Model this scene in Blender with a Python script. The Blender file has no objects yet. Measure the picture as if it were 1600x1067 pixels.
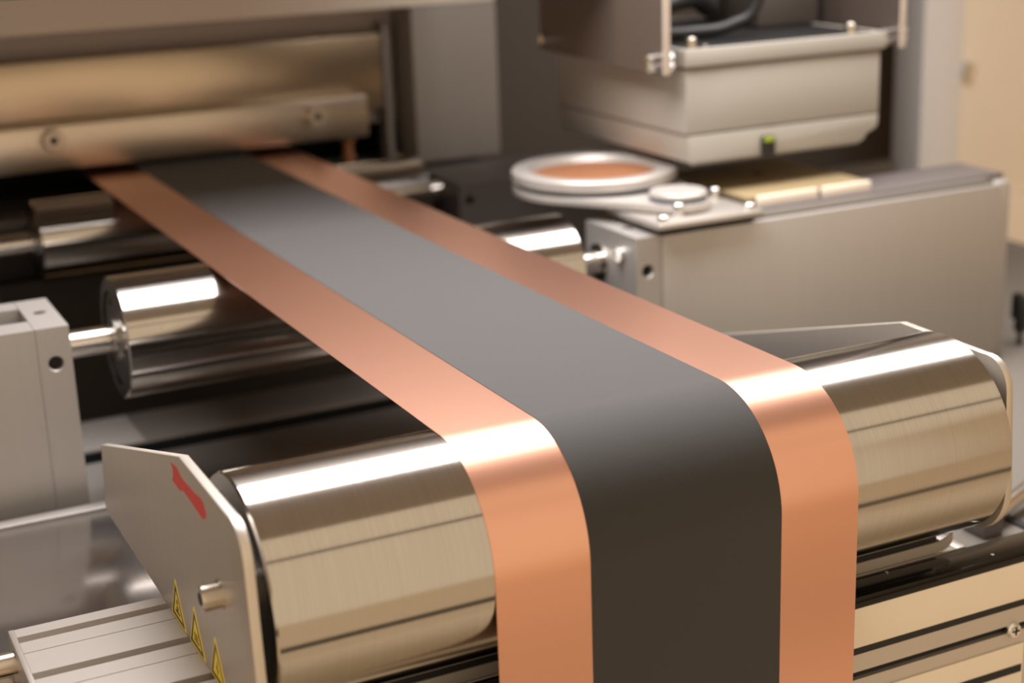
import bpy, bmesh, math, random
from mathutils import Matrix, Vector
random.seed(4)
sc = bpy.context.scene
COL = sc.collection
PI = math.pi

# ------------------------------------------------------------------ camera, light, exposure
cam_d = bpy.data.cameras.new('camera'); cam = bpy.data.objects.new('camera', cam_d); COL.objects.link(cam)
PITCH, YAW, ROLL, FPX = 0.293384597, 0.448021143, -0.0366705323, 2454.3
fw = Vector((math.sin(YAW)*math.cos(PITCH), math.cos(YAW)*math.cos(PITCH), -math.sin(PITCH)))
rt = Vector((math.cos(YAW), -math.sin(YAW), 0)); up = rt.cross(fw)
r2 = rt*math.cos(ROLL) + up*math.sin(ROLL); u2 = -rt*math.sin(ROLL) + up*math.cos(ROLL)
m = Matrix((r2, u2, -fw)).transposed().to_4x4(); m.translation = Vector((-0.436, 0, 1.2))
cam.matrix_world = m
cam_d.sensor_width = 36; cam_d.lens = FPX*36/1600
cam_d.clip_start = 0.01; cam_d.clip_end = 50
cam_d.dof.use_dof = True; cam_d.dof.focus_distance = 0.95; cam_d.dof.aperture_fstop = 4.6
cam_d.dof.aperture_blades = 0
sc.camera = cam

world = bpy.data.worlds.new('world'); sc.world = world; world.use_nodes = True
bg = world.node_tree.nodes['Background']; bg.inputs[0].default_value = (0.78, 0.605, 0.425, 1); bg.inputs[1].default_value = 1.32
sc.view_settings.view_transform = 'Standard'; sc.view_settings.look = 'None'
sc.view_settings.gamma = 1; sc.view_settings.exposure = 0; sc.view_settings.use_curve_mapping = False

def area(name, loc, rot, sx, sy, power, color):
    l = bpy.data.lights.new(name, 'AREA'); l.shape = 'RECTANGLE'; l.size = sx; l.size_y = sy
    l.energy = power; l.color = color
    o = bpy.data.objects.new(name, l); COL.objects.link(o); o.location = loc; o.rotation_euler = rot
    return o
# room lamps (ceiling) and the machine's own lamp panel over the web
area('machine_light', (-0.015, 1.12, 1.452), (0, 0, 0), 0.57, 0.37, 11.5, (1.0, 0.955, 0.945))
area('machine_light', (0.625, 1.12, 1.452), (0, 0, 0), 0.66, 0.37, 8, (1.0, 0.955, 0.945))

# ------------------------------------------------------------------ materials
def mat(name, base, rough=0.5, metal=0.0, spec=0.5, noise=0.0, nscale=(40, 40, 40), bump=0.0, bscale=(40, 40, 40), rvar=0.0, aniso=0.0, coat=0.0, detail=3, sheen=None):
    m = bpy.data.materials.new(name); m.use_nodes = True
    nt = m.node_tree; n = nt.nodes; L = nt.links; b = n['Principled BSDF']
    b.inputs['Base Color'].default_value = (*base, 1); b.inputs['Roughness'].default_value = rough
    b.inputs['Metallic'].default_value = metal; b.inputs['Specular IOR Level'].default_value = spec
    b.inputs['Anisotropic'].default_value = aniso; b.inputs['Coat Weight'].default_value = coat
    if sheen:
        b.inputs['Sheen Weight'].default_value = sheen[0]; b.inputs['Sheen Roughness'].default_value = sheen[1]; b.inputs['Sheen Tint'].default_value = (1, 0.97, 0.98, 1)
    if aniso:   # turned about the x axis: the grain runs round the roller
        tg = n.new('ShaderNodeTangent'); tg.direction_type = 'RADIAL'; tg.axis = 'X'
        L.new(tg.outputs[0], b.inputs['Tangent']); b.inputs['Anisotropic Rotation'].default_value = 0.25
    tc = n.new('ShaderNodeTexCoord')
    def nz(scale, det=detail):
        mp = n.new('ShaderNodeMapping'); mp.inputs['Scale'].default_value = scale
        t = n.new('ShaderNodeTexNoise'); t.inputs['Scale'].default_value = 1; t.inputs['Detail'].default_value = det
        L.new(tc.outputs['Object'], mp.inputs[0]); L.new(mp.outputs[0], t.inputs['Vector']); return t
    if noise:
        t = nz(nscale); mx = n.new('ShaderNodeMix'); mx.data_type = 'RGBA'
        mx.inputs[6].default_value = (*[c*(1-noise) for c in base], 1); mx.inputs[7].default_value = (*[min(1, c*(1+noise)) for c in base], 1)
        L.new(t.outputs['Fac'], mx.inputs[0]); L.new(mx.outputs[2], b.inputs['Base Color'])
    if rvar:
        t = nz(bscale); mr = n.new('ShaderNodeMapRange'); mr.inputs[1].default_value = .3; mr.inputs[2].default_value = .7
        mr.inputs[3].default_value = max(0.02, rough-rvar); mr.inputs[4].default_value = rough+rvar
        L.new(t.outputs['Fac'], mr.inputs[0]); L.new(mr.outputs[0], b.inputs['Roughness'])
    if bump:
        t = nz(bscale); bp = n.new('ShaderNodeBump'); bp.inputs['Strength'].default_value = bump; bp.inputs['Distance'].default_value = 0.001
        L.new(t.outputs['Fac'], bp.inputs['Height']); L.new(bp.outputs[0], b.inputs['Normal'])
    return m
M = {}
M['roller'] = mat('brushed_steel', (0.47, 0.445, 0.41), 0.15, 1.0, noise=.13, nscale=(1300, 14, 14), detail=4, aniso=0.75)
M['roller_face'] = mat('turned_steel', (0.42, 0.40, 0.37), 0.30, 1.0, noise=.1)
M['shaft'] = mat('ground_steel', (0.62, 0.58, 0.54), 0.2, 1.0, bump=.05, bscale=(900, 40, 40))
M['copper'] = mat('copper_foil', (0.78, 0.43, 0.31), 0.32, 1.0, noise=.025, nscale=(20, 9, 9), bump=.05, bscale=(30, 8, 8), detail=2)
M['coating'] = mat('graphite_coating', (0.005, 0.0045, 0.0045), 0.84, 0.0, 0.9, sheen=(0.15, 0.6), noise=.12, nscale=(1400, 1400, 1400), bump=.12, bscale=(1500, 1500, 1500))
M['plate'] = mat('brushed_plate', (0.62, 0.575, 0.52), 0.45, 0.9, noise=.05, nscale=(30, 300, 8), bump=.04, bscale=(60, 60, 900))
M['edge'] = mat('bead_blasted_edge', (0.72, 0.70, 0.68), 0.36, 0.9)
M['alu'] = mat('anodised_aluminium', (0.56, 0.52, 0.48), 0.42, 0.75, noise=.03, nscale=(6, 300, 300), bump=.03, bscale=(8, 700, 700))
M['alu_dark'] = mat('groove_aluminium', (0.20, 0.18, 0.16), 0.5, 0.6)
M['housing'] = mat('milled_aluminium', (0.44, 0.415, 0.39), 0.48, 0.6, noise=.03, nscale=(200, 200, 8), bump=.02, bscale=(500, 500, 20))
M['gloss'] = mat('satin_steel_sheet', (0.36, 0.34, 0.33), 0.16, 0.9, noise=.04, nscale=(10, 10, 10))
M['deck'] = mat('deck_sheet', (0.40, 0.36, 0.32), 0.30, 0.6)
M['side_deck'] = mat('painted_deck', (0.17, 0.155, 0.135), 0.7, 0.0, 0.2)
M['strip'] = mat('dull_strip', (0.42, 0.38, 0.33), 0.5, 0.3)
M['black'] = mat('black_gap', (0.006, 0.006, 0.006), 0.6)
M['gloss_black'] = mat('gloss_black', (0.006, 0.005, 0.004), 0.12, 0, 0.25)
M['beige_strip'] = mat('ivory_strip', (0.80, 0.72, 0.60), 0.45, noise=.03)
M['ceramic'] = mat('light_grey_enamel', (0.33, 0.31, 0.27), 0.42, 0.0, 0.5)
M['ceramic_dark'] = mat('enamel_seam', (0.16, 0.14, 0.12), 0.5)
M['sheet'] = mat('painted_sheet', (0.11, 0.085, 0.07), 0.40, 0.3)
M['sheet_edge'] = mat('sheet_edge', (0.58, 0.50, 0.43), 0.45, 0.2)
M['bolt'] = mat('zinc_bolt', (0.75, 0.75, 0.74), 0.22, 1.0)
M['screw'] = mat('stainless_screw', (0.55, 0.50, 0.44), 0.26, 1.0)
M['hole'] = mat('hole_black', (0.01, 0.009, 0.008), 0.7)
M['frame'] = mat('painted_frame', (0.27, 0.24, 0.21), 0.5, 0.0, 0.4, noise=.03)
M['beam'] = mat('lit_frame_paint', (0.78, 0.71, 0.62), 0.5, 0.0, 0.4, noise=.03)  # frame paint made lighter, standing in for light missing on the beam
M['recess'] = mat('recess_paint', (0.40, 0.345, 0.31), 0.5)
M['clamp'] = mat('stainless_clamp', (0.52, 0.42, 0.30), 0.30, 1.0, noise=.12, nscale=(9, 9, 14), bump=.5, bscale=(14, 14, 14), detail=1)
M['clampbar'] = mat('stainless_bar', (0.60, 0.52, 0.42), 0.36, 1.0, noise=.10, nscale=(12, 9, 6))
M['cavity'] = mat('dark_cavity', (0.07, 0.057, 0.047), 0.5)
M['block_dark'] = mat('dark_block', (0.16, 0.14, 0.135), 0.5, 0.4)
M['column'] = mat('white_column', (0.62, 0.60, 0.58), 0.4)
M['wall'] = mat('wall_paint', (0.72, 0.62, 0.49), 0.7, noise=.03)
M['floor'] = mat('floor_paint', (0.80, 0.70, 0.56), 0.5, noise=.08, nscale=(4, 4, 4))
M['ceiling'] = mat('ceiling_paint', (0.55, 0.47, 0.36), 0.7)
M['cable'] = mat('cable_rubber', (0.008, 0.008, 0.008), 0.45)
M['yellow'] = mat('yellow_print', (0.95, 0.74, 0.05), 0.4)
M['sign_black'] = mat('black_print', (0.02, 0.018, 0.015), 0.4)
M['sign_white'] = mat('pale_print', (0.75, 0.66, 0.35), 0.4)
M['red'] = mat('red_sticker', (0.62, 0.05, 0.045), 0.45)
M['amber'] = mat('amber_plate', (0.27, 0.205, 0.11), 0.5)
M['disc'] = mat('light_disc', (0.46, 0.43, 0.40), 0.35, 0.3)
M['gasket'] = mat('blue_grey_gasket', (0.06, 0.07, 0.085), 0.4)
M['orange'] = mat('copper_disc', (0.42, 0.18, 0.085), 0.5, 0.3)
M['led_green'] = mat('green_plastic', (0.28, 0.36, 0.02), 0.4)
M['roof'] = mat('cabinet_roof', (0.55, 0.53, 0.50), 0.6)

# ------------------------------------------------------------------ helpers
def box_bm(bm, x0, x1, y0, y1, z0, z1, bevel=0.0):
    r = bmesh.ops.create_cube(bm, size=1)
    for v in r['verts']:
        v.co = Vector(((x0+x1)/2 + v.co.x*(x1-x0), (y0+y1)/2 + v.co.y*(y1-y0), (z0+z1)/2 + v.co.z*(z1-z0)))
    if bevel:
        es = list({e for v in r['verts'] for e in v.link_edges})
        bmesh.ops.bevel(bm, geom=es, offset=bevel, segments=2, affect='EDGES', profile=.5)
    return r
def prism_bm(bm, pts, axis, a, b, bevel=0.0):
    """extrude a polygon along an axis; pts are the two other coordinates in order (x: y,z / y: x,z / z: x,y)"""
    def P(p, t):
        return {'x': (t, p[0], p[1]), 'y': (p[0], t, p[1]), 'z': (p[0], p[1], t)}[axis]
    va = [bm.verts.new(P(p, a)) for p in pts]; vb = [bm.verts.new(P(p, b)) for p in pts]
    n = len(pts); fs = [bm.faces.new(va), bm.faces.new(vb[::-1])]
    for i in range(n): fs.append(bm.faces.new((va[i], vb[i], vb[(i+1) % n], va[(i+1) % n])))
    bmesh.ops.recalc_face_normals(bm, faces=fs)
    if bevel:
        es = list({e for f in fs[:2] for e in f.edges})
        bmesh.ops.bevel(bm, geom=es, offset=bevel, segments=2, affect='EDGES', profile=.5)
def lathe_bm(bm, prof, c, axis='x', n=96):
    """revolve (t, r) pairs about an axis through c; closed ends where r = 0"""
    rings = []
    for t, r in prof:
        ring = []
        for k in range(n if r > 1e-7 else 1):
            a = 2*PI*k/n; p, q = r*math.cos(a), r*math.sin(a)
            co = {'x': (t, p, q), 'y': (q, t, p), 'z': (p, q, t)}[axis]
            ring.append(bm.verts.new(Vector(co)+Vector(c)))
        rings.append(ring)
    fs = []
    for A, B in zip(rings, rings[1:]):
        for k in range(n):
            k2 = (k+1) % n
            vs = [A[k % len(A)], A[k2 % len(A)], B[k2 % len(B)], B[k % len(B)]]
            u = []
            for v in vs:
                if v not in u: u.append(v)
            if len(u) > 2: fs.append(bm.faces.new(u))
    bmesh.ops.recalc_face_normals(bm, faces=fs)
def tube_bm(bm, pts, r, n=12):
    pts = [Vector(p) for p in pts]; rings = []
    ref = Vector((0.13, 0.2, 1)).normalized()
    for i, p in enumerate(pts):
        d = (pts[min(i+1, len(pts)-1)]-pts[max(i-1, 0)]).normalized()
        a = d.cross(ref)
        if a.length < .05: a = d.cross(Vector((1, 0, 0)))
        a.normalize(); b = d.cross(a)
        rings.append([bm.verts.new(p+a*r*math.cos(2*PI*k/n)+b*r*math.sin(2*PI*k/n)) for k in range(n)])
    fs = []
    for A, B in zip(rings, rings[1:]):
        for k in range(n): fs.append(bm.faces.new((A[k], A[(k+1) % n], B[(k+1) % n], B[k])))
    fs.append(bm.faces.new(rings[0])); fs.append(bm.faces.new(rings[-1][::-1]))
    bmesh.ops.recalc_face_normals(bm, faces=fs)
def smooth_path(pts, n=8):
    pts = [Vector(p) for p in pts]; out = []
    for i in range(len(pts)-1):
        p0, p1, p2, p3 = pts[max(i-1, 0)], pts[i], pts[i+1], pts[min(i+2, len(pts)-1)]
        for k in range(n):
            t = k/n
            out.append(.5*((2*p1)+(p2-p0)*t+(2*p0-5*p1+4*p2-p3)*t*t+(3*p1-p0-3*p2+p3)*t**3))
    out.append(pts[-1]); return out
def thing(name, label, cat, loc=(0, 0, 0), group=None):
    o = bpy.data.objects.new(name, None); COL.objects.link(o); o.location = loc; o.empty_display_size = .02
    o['label'] = label; o['category'] = cat
    if group: o['group'] = group
    return o
def obj(name, build, mt, parent=None, label=None, cat=None, group=None, kind=None, smooth=True):
    """one mesh object; build(bm) draws in world coordinates"""
    bm = bmesh.new(); build(bm)
    me = bpy.data.meshes.new(name)
    off = Vector((0, 0, 0))
    if parent is not None:
        q = parent
        while q is not None: off += q.location; q = q.parent
        org = off
    else:
        xs = [v.co for v in bm.verts]
        org = Vector([(min(c[i] for c in xs)+max(c[i] for c in xs))/2 for i in range(3)])
        org.z = min(c.z for c in xs)
    bmesh.ops.translate(bm, verts=bm.verts, vec=-org)
    bm.to_mesh(me); bm.free()
    me.materials.append(M[mt])
    if smooth:
        me.shade_smooth(); me.set_sharp_from_angle(angle=math.radians(32))
    o = bpy.data.objects.new(name, me); COL.objects.link(o)
    if parent is not None: o.parent = parent
    else: o.location = org
    if label: o['label'] = label
    if cat: o['category'] = cat
    if group: o['group'] = group
    if kind: o['kind'] = kind
    return o
def bx(x0, x1, y0, y1, z0, z1, bevel=0.0): return lambda bm: box_bm(bm, x0, x1, y0, y1, z0, z1, bevel)
def pr(pts, axis, a, b, bevel=0.0): return lambda bm: prism_bm(bm, pts, axis, a, b, bevel)
def lt(prof, c, axis='x', n=96): return lambda bm: lathe_bm(bm, prof, c, axis, n)
def tb(pts, r, n=12): return lambda bm: tube_bm(bm, pts, r, n)
def boxes(*bs): return lambda bm: [box_bm(bm, *b) for b in bs]
def arc(cx, cy, r, a0, a1, n=8): return [(cx+r*math.cos(math.radians(a0+(a1-a0)*i/n)), cy+r*math.sin(math.radians(a0+(a1-a0)*i/n))) for i in range(n+1)]
def copy_tree(o, parent=None):
    c = o.copy(); COL.objects.link(c); c.parent = parent
    for ch in list(o.children): copy_tree(ch, c)
    return c

# ------------------------------------------------------------------ the setting
obj('floor', bx(-3, 3.2, -3, 3.2, -0.05, 0), 'floor', kind='structure')
obj('wall_right', bx(3.2, 3.25, -3, 3.2, 0, 2.7), 'wall', kind='structure')
obj('wall_back', bx(-3, 3.2, 3.2, 3.25, 0, 2.7), 'wall', kind='structure')

# machine cabinet: roof with lamp panel, side panel, column; unseen plates added to block light
t = thing('cabinet_roof', 'grey cabinet roof with a lamp panel over the foil', 'roof', (0.2, 1.2, 1.455))
obj('roof_sheet', bx(-1.0, 1.6, 0.46, 2.3, 1.476, 1.50), 'roof', t)
obj('lamp_housing', bx(-0.33, 0.97, 0.91, 1.35, 1.455, 1.476), 'roof', t)
obj('shade_plate', bx(-0.75, 0.30, 1.300, 1.308, 1.114, 1.454, .001), 'cavity', label='dark unseen plate added to shade the foil near the slot', cat='plate')  # added out of view to keep lamp light off slot and rear roller
obj('light_blocker', bx(-0.95, -0.94, 0.75, 2.2, 0, 1.475), 'recess', label='unseen panel on the far left, added to block ambient light', cat='panel')  # added beyond the frame to cut ambient light reaching the slot
t = thing('machine_cabinet', 'beige machine cabinet panel behind the housing at the right edge', 'cabinet', (1.13, 1.72, 0))
obj('side_panel', bx(1.083, 1.60, 1.70, 1.72, 0, 1.475, .002), 'wall', t)
obj('cover_panel', bx(1.083, 1.60, 1.685, 1.70, 0.10, 0.72, .002), 'wall', t)
obj('column', bx(1.012, 1.083, 1.69, 1.75, 0, 1.475, .003), 'column', t, label='pale grey column')
obj('back_panel', bx(0.376, 1.30, 1.90, 1.92, 0, 1.475), 'cavity', t)
obj('shade_plate', bx(-0.75, 0.30, 1.400, 1.412, 1.125, 1.475, .001), 'roof', t, label='grey unseen plate added under the roof for shade')  # second plate added to shade the feed end
obj('screw', lt([(1.683, 0), (1.683, .009), (1.6865, .011), (1.70, .011)], (1.092, 0, 0.909), 'y', 24), 'bolt', t)

t = thing('front_streak_rail', 'dark unseen rail added before the front beam to streak the rollers', 'rail', (0.3, .35, .56))  # unseen rail added; its reflection draws the lower dark streak on the rollers
obj('rail', bx(-0.90, 1.30, .335, .365, .555, .585, .002), 'black', t)
obj('arm', bx(-0.92, -0.90, .335, .80, .54, .60, .002), 'block_dark', t)
obj('arm', bx(1.30, 1.32, .335, .80, .54, .60, .002), 'block_dark', t)
t = thing('roof_streak_rail', 'dark unseen rail added before the cabinet roof to streak the rollers', 'rail', (0.3, .10, 1.47))  # another added rail, out of view, for the upper dark streak
obj('rail', bx(-0.98, 1.58, .09, .115, 1.476, 1.50, .002), 'black', t)
obj('arm', bx(-1.0, -0.98, .09, .46, 1.476, 1.50, .002), 'roof', t)
obj('arm', bx(1.58, 1.60, .09, .46, 1.476, 1.50, .002), 'roof', t)

# feed frame with recess
t = thing('feed_frame', 'brown painted machine frame around the recessed slot, upper left', 'frame', (0, 1.75, 0))
obj('top_beam', bx(-0.75, 0.376, 1.70, 1.80, 1.050, 1.475, .003), 'beam', t)
obj('post', bx(0.267, 0.376, 1.70, 1.85, 0.868, 1.050, .003), 'frame', t)
obj('lower_beam', bx(-0.75, 0.376, 1.70, 1.80, 0.40, 0.855, .003), 'cavity', t)
obj('recess_panel', bx(-0.75, 0.267, 1.765, 1.785, 0.912, 1.050), 'recess', t)
obj('slot_tunnel', boxes((-0.75, 0.267, 2.0, 2.02, 0.80, 0.96), (-0.75, 0.267, 1.785, 2.0, 0.955, 0.97), (-0.75, 0.267, 1.80, 2.0, 0.80, 0.82), (0.267, 0.28, 1.80, 2.02, 0.80, 0.97)), 'black', t)
obj('sill', bx(-0.60, 0.267, 1.66, 1.80, 0.856, 0.868, .002), 'block_dark', t)
obj('guide_strip', bx(0.245, 0.253, 1.735, 1.765, 0.868, 1.03, .001), 'frame', t)
t = thing('clamp_plate', 'stainless sheet with a bolted lower bar hanging over the dark slot', 'plate', (0, 1.72, 0.909))
obj('sheet', bx(-0.70, 0.237, 1.722, 1.765, 0.935, 1.0205, .001), 'clamp', t)
obj('bar', bx(-0.70, 0.205, 1.692, 1.722, 0.909, 0.9565, .002), 'clampbar', t)
for x, z in ((-0.151, .9425), (0.140, .939)):
    k = obj('knob', lt([(1.680, 0), (1.680, .0095), (1.6815, .011), (1.692, .011)], (x, 0, z), 'y', 32), 'clampbar', t)
    obj('socket', lt([(1.6795, 0), (1.6795, .005), (1.6805, .005)], (x, 0, z), 'y', 6), 'hole', k)
t = thing('amber_fitting', 'small copper fitting glinting at the right end of the dark slot', 'fitting', (0.195, 1.74, 0.868))
obj('body', lt([(.868, 0), (.868, .008), (.882, .008), (.884, .006), (.896, .006), (.897, 0)], (0.195, 1.74, 0), 'z', 24), 'orange', t)
obj('cap', lt([(.897, 0), (.897, .009), (.901, .009), (.902, 0)], (0.195, 1.74, 0), 'z', 24), 'orange', t)

# cavity and decks
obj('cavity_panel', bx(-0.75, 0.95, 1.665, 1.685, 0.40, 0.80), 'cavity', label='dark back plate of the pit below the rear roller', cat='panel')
t = thing('rear_deck', 'sheet metal deck with a black slot running below the middle roller', 'deck', (0, 1.3, 0.69))
obj('sheet', bx(-0.70, 0.243, 1.140, 1.357, 0.69, 0.70, .0005), 'deck', t)
obj('pale_sheet', bx(-0.70, -0.150, 1.142, 1.355, 0.70, 0.7012, .0003), 'disc', t, label='pale left sheet')  # thin pale sheet over the left part of the deck
obj('pale_sheet', bx(-0.70, -0.150, 1.3885, 1.472, 0.70, 0.7012, .0003), 'disc', t, label='pale left sheet')
obj('sheet', bx(-0.70, 0.243, 1.3885, 1.475, 0.69, 0.70, .0005), 'deck', t)
obj('slot_channel', boxes((-0.70, 0.243, 1.357, 1.387, 0.66, 0.672), (-0.70, 0.243, 1.385, 1.3885, 0.672, 0.6995), (-0.70, 0.243, 1.3545, 1.357, 0.66, 0.69)), 'black', t)
obj('skirt', bx(-0.70, 0.243, 1.475, 1.485, 0.40, 0.698), 'cavity', t)
obj('gap_sheet', bx(-.30, .262, .76, 1.138, .655, .665, .001), 'cavity', label='sheet coloured dark for the shade below the front roller', cat='sheet')  # coloured dark so the gap under the roller reads as shade
t = thing('side_deck', 'grey deck behind the right end of the big front roller', 'deck', (0.6, 1.0, 0.69))
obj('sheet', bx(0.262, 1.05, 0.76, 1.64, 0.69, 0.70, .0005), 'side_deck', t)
obj('joint_strip', bx(0.392, 0.400, 0.77, 1.10, 0.70, 0.702), 'black', t, label='black strip')
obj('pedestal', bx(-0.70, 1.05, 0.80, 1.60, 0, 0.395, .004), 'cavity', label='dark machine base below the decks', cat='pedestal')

# ------------------------------------------------------------------ web: copper foil with a coated lane
XL, XR, CL, CR, YC, ZC, RR = -0.1194, 0.1194, -0.0618, 0.0641, 0.756, 0.834, 0.066
def web_bm(x0, x1, gap, th, nx):
    def f(bm):
        R = RR+gap
        path = [(YC-R, z) for z in [0.45+i*(ZC-0.45)/24 for i in range(24)]]
        path += [(YC-R*math.cos(a), ZC+R*math.sin(a)) for a in [PI/2*i/48 for i in range(49)]]
        path += [(YC+(1.95-YC)*i/60, ZC+R) for i in range(1, 61)]
        rows = []
        for i, (y, z) in enumerate(path):
            # outward normal of the web
            if i < 24: n = (-1, 0)
            elif i < 73: a = PI/2*(i-24)/48; n = (-math.cos(a), math.sin(a))
            else: n = (0, 1)
            rows.append([[bm.verts.new((x0+(x1-x0)*k/nx, y+n[0]*s, z+n[1]*s)) for k in range(nx+1)] for s in (0, th)])
        fs = []
        for A, B in zip(rows, rows[1:]):
            for k in range(nx):
                for s in (0, 1): fs.append(bm.faces.new((A[s][k], A[s][k+1], B[s][k+1], B[s][k])))
            for k in (0, nx): fs.append(bm.faces.new((A[0][k], A[1][k], B[1][k], B[0][k])))
        for A in (rows[0], rows[-1]):
            for k in range(nx): fs.append(bm.faces.new((A[0][k], A[0][k+1], A[1][k+1], A[1][k])))
        bmesh.ops.recalc_face_normals(bm, faces=fs)
    return f
t = thing('coated_foil', 'long copper foil with a wide dark grey coated lane, draped over the big front roller', 'foil', (0, YC, 0.45))
obj('foil', web_bm(XL, XR, 0.0001, 0.0002, 12), 'copper', t, label='copper foil with two bare edges')
obj('coating', web_bm(CL, CR, 0.00035, 0.0003, 6), 'coating', t, label='matt dark grey coating')

# ------------------------------------------------------------------ rollers
def roller(name, label, x0, x1, yc, zc, R, sx0, sx1, rs, group=None, detail=True):
    t = thing(name, label, 'roller', (0, yc, zc), group or 'steel rollers under the foil')
    c = (0, yc, zc); ch = .0012
    obj('drum', lt([(x0, R-.011), (x0-.0, R-ch), (x0+ch, R), (x1-ch, R), (x1, R-ch), (x1, R-.011)], c, 'x', 160), 'roller', t)
    obj('end_cap', lt([(x0+.0012, R-.0111), (x0+.0012, .018), (x0-.002, .018), (x0-.002, .002)], c, 'x', 96), 'roller_face', t)
    obj('end_cap', lt([(x1-.0012, R-.0111), (x1-.0012, .018), (x1+.002, .018), (x1+.002, .002)], c, 'x', 96), 'roller_face', t)
    obj('shaft', lt([(sx0, 0), (sx0, rs), (x0+.02, rs), (x0+.02, 0)], c, 'x', 48), 'shaft', t)
    obj('shaft', lt([(x1-.02, 0), (x1-.02, rs), (sx1, rs), (sx1, 0)], c, 'x', 48), 'shaft', t)
    return t
roller('front_roller', 'large brushed steel roller the coated foil bends down over, in the foreground', -0.2400, 0.2400, YC, ZC, RR, -.2465, .2465, .012)
mr_ = roller('middle_roller', 'bright polished roller below the foil between the two aluminium blocks', -0.199, 0.206, 1.226, 0.8506, 0.0493, -.2455, .2455, .011)
for a in (70, 190, 310):
    y, z = 1.226+.029*math.cos(math.radians(a)), .8506+.029*math.sin(math.radians(a))
    obj('balance_hole', lt([(-.1984, 0), (-.1984, .0022), (-.1975, .0022), (-.1975, 0)], (0, y, z), 'x', 16), 'hole', mr_)
roller('rear_roller', 'dim shaded roller just before the dark slot, farthest back', -0.1973, 0.217, 1.584, 0.8585, 0.0411, -.246, .2452, .011)

# ------------------------------------------------------------------ side guards of the front roller
def guard_pts(yf, dz=0.0, low=True):
    p = [(1.040, .8295+dz), (.8096, .8965+dz)]
    r = .020
    p += arc(yf+r+.004, .896-r+dz, r, 80, 178, 8)
    p += [(yf, .812)]
    p += arc(yf+.034, .8055, .034, 182, 268, 10)[:]
    p += [(.742, .7715), (.745, .777), (1.044, .777), (1.052, .780)]
    return p
def tri(cy, z0, s):  # upright triangle, y runs to the viewer's left
    h = s*.866
    return [(cy-s/2, z0), (cy+s/2, z0), (cy, z0+h)]
t = thing('side_guard', 'flat steel side plate with red arrow and yellow warning triangles left of the front roller', 'side plate', (-.25, .86, .77), 'side plates of the front roller')
obj('plate', pr(guard_pts(.690), 'x', -.2525, -.2470, .0005), 'plate', t)
A = [(0.83, 0.8881), (0.8138, 0.8877), (0.8079, 0.8849), (0.799, 0.8849), (0.7801, 0.8855), (0.7681, 0.8863), (0.764, 0.886), (0.7617, 0.8838), (0.7591, 0.881), (0.7616, 0.8776), (0.7666, 0.8752), (0.7708, 0.8752), (0.7854, 0.8764), (0.8049, 0.8777), (0.8084, 0.8774), (0.8128, 0.8749), (0.83, 0.8757), (0.8268, 0.8798), (0.8267, 0.8843)]
A = [(0.8300, 0.8866), (0.8160, 0.8880), (0.8079, 0.8849), (0.799, 0.8849), (0.7801, 0.8855), (0.7681, 0.8868), (0.764, 0.886), (0.7617, 0.8838), (0.7591, 0.881), (0.7616, 0.8776), (0.7666, 0.8752), (0.7708, 0.8752), (0.7854, 0.8764), (0.8049, 0.8777), (0.8084, 0.8774), (0.8128, 0.8749), (0.83, 0.8757), (0.8268, 0.8798), (0.8267, 0.8843)]
obj('arrow_sticker', pr(A, 'x', -.2527, -.2525), 'red', t, label='red arrow sticker')
def sticker(cy, kind):
    s = obj('warning_sticker', pr(tri(cy, .7776, .0325), 'x', -.25275, -.2525), 'yellow', t, label='yellow warning triangle')
    def ring(bm):
        o_, i_ = tri(cy, .7791, .0278), tri(cy, .7811, .0205)
        vo = [bm.verts.new((-.25285, *p)) for p in o_]; vi = [bm.verts.new((-.25285, *p)) for p in i_]
        for k in range(3): bm.faces.new((vo[k], vo[(k+1) % 3], vi[(k+1) % 3], vi[k]))
        r = bmesh.ops.extrude_face_region(bm, geom=bm.faces[:]); bmesh.ops.translate(bm, verts=[g for g in r['geom'] if isinstance(g, bmesh.types.BMVert)], vec=(.0001, 0, 0))
        bmesh.ops.recalc_face_normals(bm, faces=bm.faces[:])
    obj('border', ring, 'sign_black', s)
    X0, X1 = -.25287, -.25275
    def sym(bm):
        if kind == 0:    # hand under a press
            prism_bm(bm, [(cy-.0050, .7832), (cy+.0050, .7832), (cy+.0050, .7848), (cy-.0050, .7848)], 'x', X0, X1)
            prism_bm(bm, [(cy-.0012, .7850), (cy+.0012, .7850), (cy+.0024, .7880), (cy-.0024, .7880)], 'x', X0, X1)
            prism_bm(bm, [(cy-.0016, .7895), (cy+.0016, .7895), (cy+.0009, .7925), (cy-.0009, .7925)], 'x', X0, X1)
        elif kind == 1:  # hot surface: three bars rising from a plate
            prism_bm(bm, [(cy-.0050, .7832), (cy+.0050, .7832), (cy+.0050, .7843), (cy-.0050, .7843)], 'x', X0, X1)
            for d in (-.003, 0, .003):
                prism_bm(bm, [(cy+d-.0006, .7850), (cy+d+.0006, .7850), (cy+d+.0012, .7868), (cy+d+.0004, .7890), (cy+d-.0007, .7890), (cy+d, .7868)], 'x', X0, X1)
        else:            # lightning bolt
            prism_bm(bm, [(cy+.0002, .7826), (cy-.0020, .7866), (cy-.0002, .7866), (cy-.0012, .7925), (cy+.0024, .7858), (cy+.0006, .7858)], 'x', X0, X1)
    obj('symbol', sym, 'sign_black', s)
sticker(.8513, 0); sticker(.8101, 1); sticker(.7672, 2)
k = obj('cap_screw', lt([(-.2634, 0), (-.2634, .0040), (-.2636, .0066), (-.2628, .0074), (-.2536, .0074), (-.2535, .0082), (-.2525, .0082)], (0, .7455, .8405), 'x', 40), 'screw', t)
obj('hex_socket', lt([(-.26365, 0), (-.26365, .0038), (-.2630, .0038)], (0, .7455, .8405), 'x', 6), 'hole', k)
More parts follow.
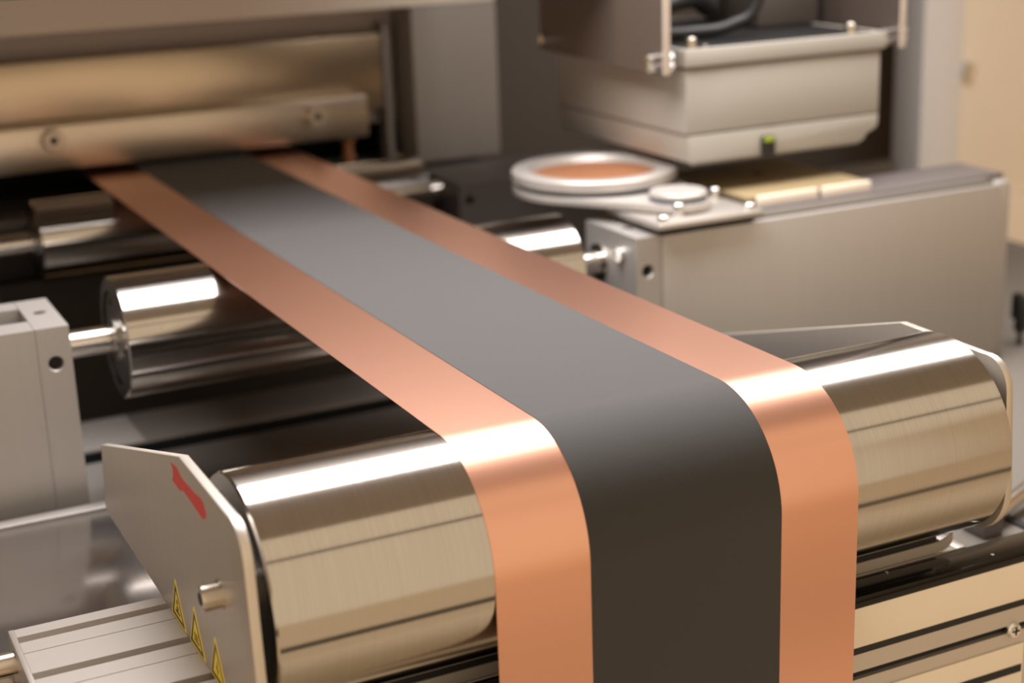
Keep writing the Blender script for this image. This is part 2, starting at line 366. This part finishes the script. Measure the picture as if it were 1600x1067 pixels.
t = thing('side_guard', 'steel side plate seen beyond the right end of the front roller', 'side plate', (.25, .86, .77), 'side plates of the front roller')
obj('plate', pr(guard_pts(.7025, -.003), 'x', .2470, .2525, .0005), 'plate', t)

# ------------------------------------------------------------------ aluminium profile under the left guard
t = thing('aluminium_profile', 'wide slotted aluminium profile lying under the left side plate, lower left corner', 'profile', (-.05, .825, .737))
def prof_pts():
    p = [(.757, .737), (.893, .737), (.893, .777)]
    y = .893
    for k in range(3):
        y0 = .893-.0495*k
        for a, b, d in ((.0110, .0190, .006), (.0335, .0343, .0010)):
            if y0-b > .757: p += [(y0-a, .777), (y0-a, .777-d), (y0-b, .777-d), (y0-b, .777)]
    p += [(.757, .777)]
    return p
obj('extrusion', pr(prof_pts(), 'x', -.3415, -.2470), 'alu', t, smooth=False)
obj('end_plate', bx(-.3450, -.3415, .757, .8935, .737, .7772, .0005), 'alu', t)
k = obj('cap_screw', lt([(-.3560, 0), (-.3560, .004), (-.3562, .0062), (-.3555, .0068), (-.3460, .0068), (-.3450, .0068)], (0, .8745, .7655), 'x', 32), 'screw', t)
# glossy sheet behind the profile
t = thing('glossy_sheet', 'glossy grey sheet behind the slotted profile at the left edge', 'sheet', (-.45, 1.0, .74))
obj('sheet', bx(-.80, -.02, .894, 1.134, .742, .75, .0012), 'gloss', t)
obj('bracket', bx(-.60, -.10, 1.08, 1.13, .70, .742), 'block_dark', t)
obj('edge_strip', bx(-.80, -.02, 1.122, 1.134, .750, .7512, .0004), 'edge', t, label='bright edge strip')

# ------------------------------------------------------------------ front beam at right below the roller
t = thing('front_beam', 'slotted beam with black top edge and ivory strip, lower right corner', 'beam', (.2, .74, .60))
obj('black_cover', bx(-.30, .50, .7203, .7445, .7405, .7503, .0004), 'gloss_black', t, label='glossy black cover')
obj('ivory_strip', bx(-.30, .50, .7200, .735, .7148, .7425, .0003), 'beige_strip', t, label='ivory strip')
obj('black_rubber', bx(-.30, .50, .7205, .735, .7098, .7150), 'black', t)
obj('profile_rail', pr([(.7203, .7098), (.7203, .6975), (.7245, .6975), (.7245, .6920), (.7203, .6920), (.7203, .60), (.744, .60), (.744, .7098)], 'x', -.30, .50), 'alu', t, smooth=False)
obj('groove_shadow', bx(-.30, .50, .7240, .7246, .6922, .6973), 'black', t)
obj('label_plate', bx(.02, .2880, .7190, .7203, .640, .6820, .0003), 'beige_strip', t)
obj('label_slot', bx(.03, .2865, .7185, .7192, .6610, .6665), 'black', t)
k = obj('slot_screw', lt([(.7160, 0), (.7160, .0020), (.7165, .0046), (.7180, .0056), (.7205, .0056)], (.2775, 0, .6945), 'y', 28), 'bolt', t)
for s in (-1, 1):
    obj('screw_recess', bx(.2775-.0030, .2775+.0030, .7157, .7164, .6945-.0006, .6945+.0006) if s > 0 else bx(.2775-.0006, .2775+.0006, .7157, .7164, .6945-.0030, .6945+.0030), 'hole', k)
for x, y in ((.185, .7400), (.262, .7262), (.300, .7262)):
    obj('pin', lt([(.7503, .0012), (.7507, .0012), (.7508, 0)], (x, y, 0), 'z', 12), 'bolt', t)
t = thing('drip_lip', 'thin bent steel lip curving up under the right half of the front roller', 'lip', (.1, .75, .75))
def lip(bm):
    # strip in the x-z plane, curling up at the right end
    path = [(-.22+.452*i/30, .7515) for i in range(31)] + [(.232+.0125*math.sin(a), .7515+.0068*(1-math.cos(a))) for a in [PI/2*i/8 for i in range(1, 9)]]
    prism = [(x, z) for x, z in path] + [(x-.0*i, z+.0075) for i, (x, z) in enumerate(path[::-1])]
    prism_bm(bm, prism, 'y', .7455, .7470)
obj('strip', lip, 'strip', t)
obj('gap_shade', bx(-.22, .232, .7474, .7484, .7508, .7662), 'black', t, label='black plate standing for the dark gap')  # black plate put in as the dark gap behind the lip
obj('foot_strip', bx(-.22, .2475, .7450, .7560, .7465, .7508, .0004), 'strip', t)
obj('corner_strip', bx(.2475, .2560, .745, .840, .7400, .7510, .0005), 'disc', t)
t = thing('chrome_rod', 'shiny chrome rod at the right edge beside the front roller', 'rod', (.42, .86, .70))
a_, b_ = Vector((.36, .84, .708)), Vector((.62, .93, .735))
obj('rod', tb([a_, b_], .0065, 24), 'shaft', t)
obj('holder', bx(.352, .372, .83, .855, .70, .716, .002), 'block_dark', t)
obj('holder', bx(.60, .62, .915, .94, .70, .742, .002), 'block_dark', t)

# ------------------------------------------------------------------ bearing blocks of the middle roller
t = thing('bearing_housing', 'light aluminium housing at the left edge, rectangular opening on top', 'housing', (-.45, 1.2, .70))
def left_body(bm):
    # walls around an opening in the top
    for b in ((-.80, -.2700, 1.158, 1.186, .70, .885), (-.80, -.2700, 1.2265, 1.2505, .70, .885), (-.80, -.2700, 1.186, 1.2265, .70, .845)):
        box_bm(bm, *b)
obj('body', left_body, 'housing', t)
def endcap_bm(bm, x0, x1, y0, y1, z0, z1, hx, hz, r, n=32):
    """block with a round hole in the front (y0) face"""
    d = .012
    ring = [(hx+r*math.cos(2*PI*k/n), hz+r*math.sin(2*PI*k/n)) for k in range(n)]
    cor = [(x0, z0), (x1, z0), (x1, z1), (x0, z1)]
    vo = [bm.verts.new((x, y0, z)) for x, z in cor]
    vi = [bm.verts.new((x, y0, z)) for x, z in ring]; vc = [bm.verts.new((hx+(x-hx)*.86, y0+.0012, hz+(z-hz)*.86)) for x, z in ring]
    vd = [bm.verts.new((hx+(x-hx)*.86, y0+d, hz+(z-hz)*.86)) for x, z in ring]
    # face with hole: fans from the corners
    def near(p):
        a = math.degrees(math.atan2(p[1]-hz, p[0]-hx)) % 360; return a
    q = n//4
    starts = {0: 5*n//8, 1: 7*n//8, 2: n//8, 3: 3*n//8}
    for c in range(4):
        s = starts[c]
        # triangles from corner c to ring arc centred on it
        for k in range(-q//2, q//2): bm.faces.new((vo[c], vi[(s+k) % n], vi[(s+k+1) % n]))
        bm.faces.new((vo[c], vi[(s+q//2) % n], vo[(c+1) % 4]))
    for A, B in ((vi, vc), (vc, vd)):
        for k in range(n): bm.faces.new((A[k], A[(k+1) % n], B[(k+1) % n], B[k]))
    bm.faces.new(vd)
    vb = [bm.verts.new((x, y1, z)) for x, z in cor]
    for c in range(4): bm.faces.new((vo[c], vo[(c+1) % 4], vb[(c+1) % 4], vb[c]))
    bm.faces.new(vb)
    bmesh.ops.recalc_face_normals(bm, faces=bm.faces[:])
obj('end_block', lambda bm: endcap_bm(bm, -.2696, -.2450, 1.1582, 1.2505, .70, .885, -.2572, .857, .0062), 'housing', t)
obj('hole_plug', lt([(1.164, 0), (1.164, .0052), (1.166, .0052)], (-.2572, 0, .857), 'y', 24), 'hole', t)
obj('top_screw', lt([(.885, .0050), (.8853, .0050), (.8856, .0038), (.8853, 0)], (-.2572, 1.2060, 0), 'z', 24), 'bolt', t)
t = thing('roller_housing', 'long grey machine housing right of the foil, its front face below the sensor box', 'housing', (.45, 1.2, .738))
obj('body', bx(.2706, .662, 1.158, 1.2505, .700, .8845, .002), 'housing', t)
obj('end_block', lambda bm: endcap_bm(bm, .2450, .2702, 1.1582, 1.2505, .700, .885, .2562, .854, .0062), 'housing', t)
obj('hole_plug', lt([(1.164, 0), (1.164, .0052), (1.166, .0052)], (.2562, 0, .854), 'y', 24), 'hole', t)
obj('bearing_ring', lt([(.2435, .0125), (.2435, .017), (.2450, .017)], (0, 1.226, .8506), 'x', 40), 'shaft', t)
k = obj('socket_screw', lt([(.2405, 0), (.2405, .004), (.2400, .0065), (.2450, .0068)], (0, 1.185, .866), 'x', 24), 'bolt', t)
obj('top_screw', lt([(.885, .0050), (.8858, .0050), (.8862, .0038), (.8858, 0)], (.2572, 1.1950, 0), 'z', 24), 'bolt', t)
obj('top_rail', bx(.372, .655, 1.163, 1.180, .8845, .8885, .001), 'alu_dark', t, label='dark rail')
obj('top_cover', bx(.372, .684, 1.180, 1.245, .8845, .8900, .001), 'block_dark', t, label='grey-brown top cover')
obj('end_cover', bx(.662, .684, 1.168, 1.2505, .700, .8842, .004), 'housing', t)

# rear blocks
t = thing('rear_block', 'dark grey block with a round hole at the right end of the rear roller', 'block', (.35, 1.6, .70))
obj('body', lambda bm: endcap_bm(bm, .2452, .47, 1.536, 1.655, .700, .872, .2580, .853, .0062), 'block_dark', t)
obj('hole_plug', lt([(1.541, 0), (1.541, .0052), (1.543, .0052)], (.2580, 0, .853), 'y', 24), 'hole', t)
t = thing('rear_block', 'dark block carrying the left shaft of the rear roller', 'block', (-.4, 1.6, .70))
obj('body', bx(-.60, -.2452, 1.536, 1.655, .700, .872, .001), 'block_dark', t)

# ------------------------------------------------------------------ mounting plate, arm and discs
t = thing('mounting_plate', 'thin bolted plate with a swing arm on the right housing, beside the discs', 'plate', (.315, 1.18, .885))
obj('plate', bx(.2620, .372, 1.148, 1.240, .8915, .8965, .0008), 'alu', t)
obj('spacer', bx(.2680, .366, 1.156, 1.235, .8850, .8915), 'black', t)  # coloured black to deepen the shade under the plate
def bolt(parent, x, y, z0, h, r=.0042):
    r *= 1.2
    b = obj('bolt', lt([(z0, r*1.25), (z0+.0012, r*1.25), (z0+.0012, r), (z0+h-.0008, r), (z0+h, r-.0008), (z0+h, 0)], (x, y, 0), 'z', 24), 'bolt', parent)
    return b
for x, y, h in ((.2720, 1.158, .006), (.2700, 1.230, .007), (.363, 1.158, .006), (.3625, 1.2150, .011), (.2950, 1.170, .012), (.3030, 1.228, .011), ):
    bolt(t, x, y, .8965, h, .0038)
# swing arm from the small disc to the large one
def arm_pts():
    c1, c2 = Vector((.312, 1.197)), Vector((.290, 1.314)); R1, R2 = .030, .079
    d = (c2-c1); ang = math.degrees(math.atan2(d.y, d.x))
    return arc(c2.x, c2.y, R2, ang-112, ang+112, 40)+arc(c1.x, c1.y, R1, ang+112, ang+248, 20)
obj('swing_arm', pr(arm_pts(), 'z', .8985, .9055, .0006), 'disc', t, label='pale rounded arm')
obj('pivot', lt([(.8965, .020), (.8985, .020), (.8985, .010)], (.312, 1.197, 0), 'z', 48), 'alu_dark', t)
t = thing('small_disc', 'small pale disc on a dark ring beside the large copper-coloured disc', 'disc', (.312, 1.197, .9035))
obj('gasket', lt([(.9055, 0), (.9055, .0265), (.9095, .0265), (.9095, 0)], (.312, 1.197, 0), 'z', 64), 'gasket', t)
obj('cap', lt([(.9095, .0262), (.9130, .0262), (.9140, .0250), (.9140, 0)], (.312, 1.197, 0), 'z', 64), 'disc', t)
t = thing('large_disc', 'large pale ring holding a copper-coloured disc beside the foil', 'disc', (.290, 1.314, .9035))
obj('gasket', lt([(.9055, 0), (.9055, .074), (.9100, .076), (.9100, 0)], (.290, 1.314, 0), 'z', 96), 'gasket', t, label='dark blue-grey ring')
obj('ring', lt([(.9100, .055), (.9100, .0785), (.9115, .080), (.9190, .080), (.9205, .0785), (.9205, .064), (.9140, .059), (.9100, .055)], (.290, 1.314, 0), 'z', 96), 'disc', t)
obj('foil_disc', lt([(.9101, .0552), (.9145, .0590), (.9145, 0)], (.290, 1.314, 0), 'z', 96), 'orange', t, label='copper-coloured insert')

# plank under the sensor
t = thing('amber_plate', 'yellowish board with a bright front edge below the sensor box', 'board', (.46, 1.27, .89))
obj('board', bx(.385, .525, 1.1925, 1.345, .8935, .8985, .0004), 'amber', t)
obj('front_strip', bx(.394, .462, 1.188, 1.1925, .8900, .8990, .0006), 'beige_strip', t)
obj('front_strip', bx(.468, .524, 1.188, 1.1925, .8900, .8990, .0006), 'beige_strip', t)
obj('hole', lt([(.8985, .006), (.8988, .006), (.8988, 0)], (.460, 1.285, 0), 'z', 24), 'hole', t)

# ------------------------------------------------------------------ sensor box with its bracket
t = thing('sensor_box', 'light grey enamelled sensor box hanging at the upper right', 'sensor box', (.45, 1.35, .930))
BY0, BY1 = 1.225, 1.478
obj('body', bx(.3385, .5605, BY0, BY1, .9575, 1.017, .0012), 'ceramic', t)
obj('seam', bx(.3395, .5595, BY0+.001, BY1-.001, .9555, .9575), 'ceramic_dark', t)
obj('lower_shell', pr([(.3400, .9555), (.3425, .9325), (.3440, .930), (.5390, .930), (.5440, .9325), (.5460, .937), (.5575, .9420), (.5600, .946), (.5605, .9555)], 'y', BY0, BY1, .001), 'ceramic', t)
obj('flange_seam', bx(.3375, .5615, BY0-.001, BY1+.001, 1.017, 1.0195), 'ceramic_dark', t)
obj('lid', boxes((.3355, .5640, BY0-.004, BY0+.003, 1.0195, 1.0355, .0012), (.3355, .5640, BY1-.003, BY1+.004, 1.0195, 1.0355, .0012), (.3355, .3425, BY0+.003, BY1-.003, 1.0195, 1.0355, .0012), (.5570, .5640, BY0+.003, BY1-.003, 1.0195, 1.0355, .0012)), 'ceramic', t)
obj('top_cover', bx(.3425, .5570, BY0+.003, BY1-.003, 1.0195, 1.0350), 'black', t, label='black top')
def teeth(bm):
    x = .3460
    while x < .537:
        box_bm(bm, x, x+.0022, BY0+.001, BY0+.006, .9282, .9302); x += .0042
obj('cooling_teeth', teeth, 'ceramic', t, kind='stuff')
s = obj('connector', bx(.4215, .4345, BY0-.006, BY0+.002, .930, .9475, .0008), 'hole', t, label='black connector')
obj('clip', bx(.4215, .4320, BY0-.0075, BY0-.006, .943, .9475, .0004), 'led_green', s, label='yellow-green clip')
for x, y in ((.3500, BY0+.010), (.5310, BY0+.010)):
    obj('lid_screw', lt([(1.0355, .0055), (1.0440, .0055), (1.0450, .0045), (1.0450, 0)], (x, y, 0), 'z', 24), 'screw', t)
obj('lid_screw', lt([(1.0355, .0035), (1.0375, .0035), (1.0380, 0)], (.3650, BY0+.010, 0), 'z', 24), 'bolt', t)
def bracket(x0, x1, label, zb, yb):
    t = thing('hanger_plate', label, 'bracket', ((x0+x1)/2, 1.35, zb), 'hanger plates of the sensor box')
    p = [(1.2200, 1.475), (1.2200, zb+.002), (1.2220, zb), (yb, zb+.003), (yb, 1.475)]
    obj('plate', pr(p, 'x', x0+.001, x1-.001), 'sheet', t)
    obj('front_edge', bx(x0, x1, 1.2180, 1.2205, zb, 1.475, .0008), 'sheet_edge', t, label='pale front edge')
    for z in (zb+.0065, zb+.0145):
        obj('bolt', lt([(x0-.0100, 0), (x0-.0100, .0042), (x0+.001, .0042)], (0, 1.232, z), 'x', 20), 'bolt', t)
        obj('nut', lt([(x1-.001, .005), (x1+.0095, .005), (x1+.0100, 0)], (0, 1.232, z), 'x', 6), 'bolt', t)
    obj('bolt', lt([(x0-.0100, 0), (x0-.0100, .0042), (x0+.001, .0042)], (0, 1.440, zb+.016), 'x', 20), 'bolt', t)
    return t
bracket(.3108, .3180, 'left dark hanger plate with pale front edge beside the sensor box', 1.0150, 1.462)
bracket(.5785, .5850, 'right dark hanger plate with pale front edge beside the sensor box', 1.0185, 1.462)
obj('cable_bundle', tb(smooth_path([(.326, 1.30, 1.052), (.36, 1.30, 1.068), (.40, 1.31, 1.072), (.43, 1.33, 1.060), (.455, 1.36, 1.062), (.47, 1.37, 1.10), (.475, 1.38, 1.18)]), .009), 'cable', label='black cable arching over the sensor box towards the hanger plate', cat='cable')
obj('cable', tb(smooth_path([(.326, 1.28, 1.046), (.38, 1.285, 1.0435), (.42, 1.275, 1.048), (.445, 1.265, 1.075), (.455, 1.262, 1.20)]), .0065), 'cable', label='black cable lying low on the sensor box lid', cat='cable')
obj('junction_box', bx(.49, .566, 1.33, 1.43, 1.0355, 1.10, .004), 'cavity', label='dark box on top of the sensor box at its right', cat='box')

# connector with cable at the right edge
t = thing('plug_connector', 'black plug with a hanging cable at the right edge', 'plug', (.72, 1.19, .70))
obj('plug', boxes((.7195, .737, 1.183, 1.197, .728, .751, .002), (.7185, .7275, 1.185, 1.195, .745, .757, .002), (.7225, .734, 1.185, 1.195, .714, .73, .002)), 'cable', t)
obj('cable', tb(smooth_path([(.728, 1.19, .716), (.727, 1.19, .69), (.720, 1.188, .668), (.716, 1.185, .655), (.722, 1.18, .64)]), .0028, 10), 'cable', t)
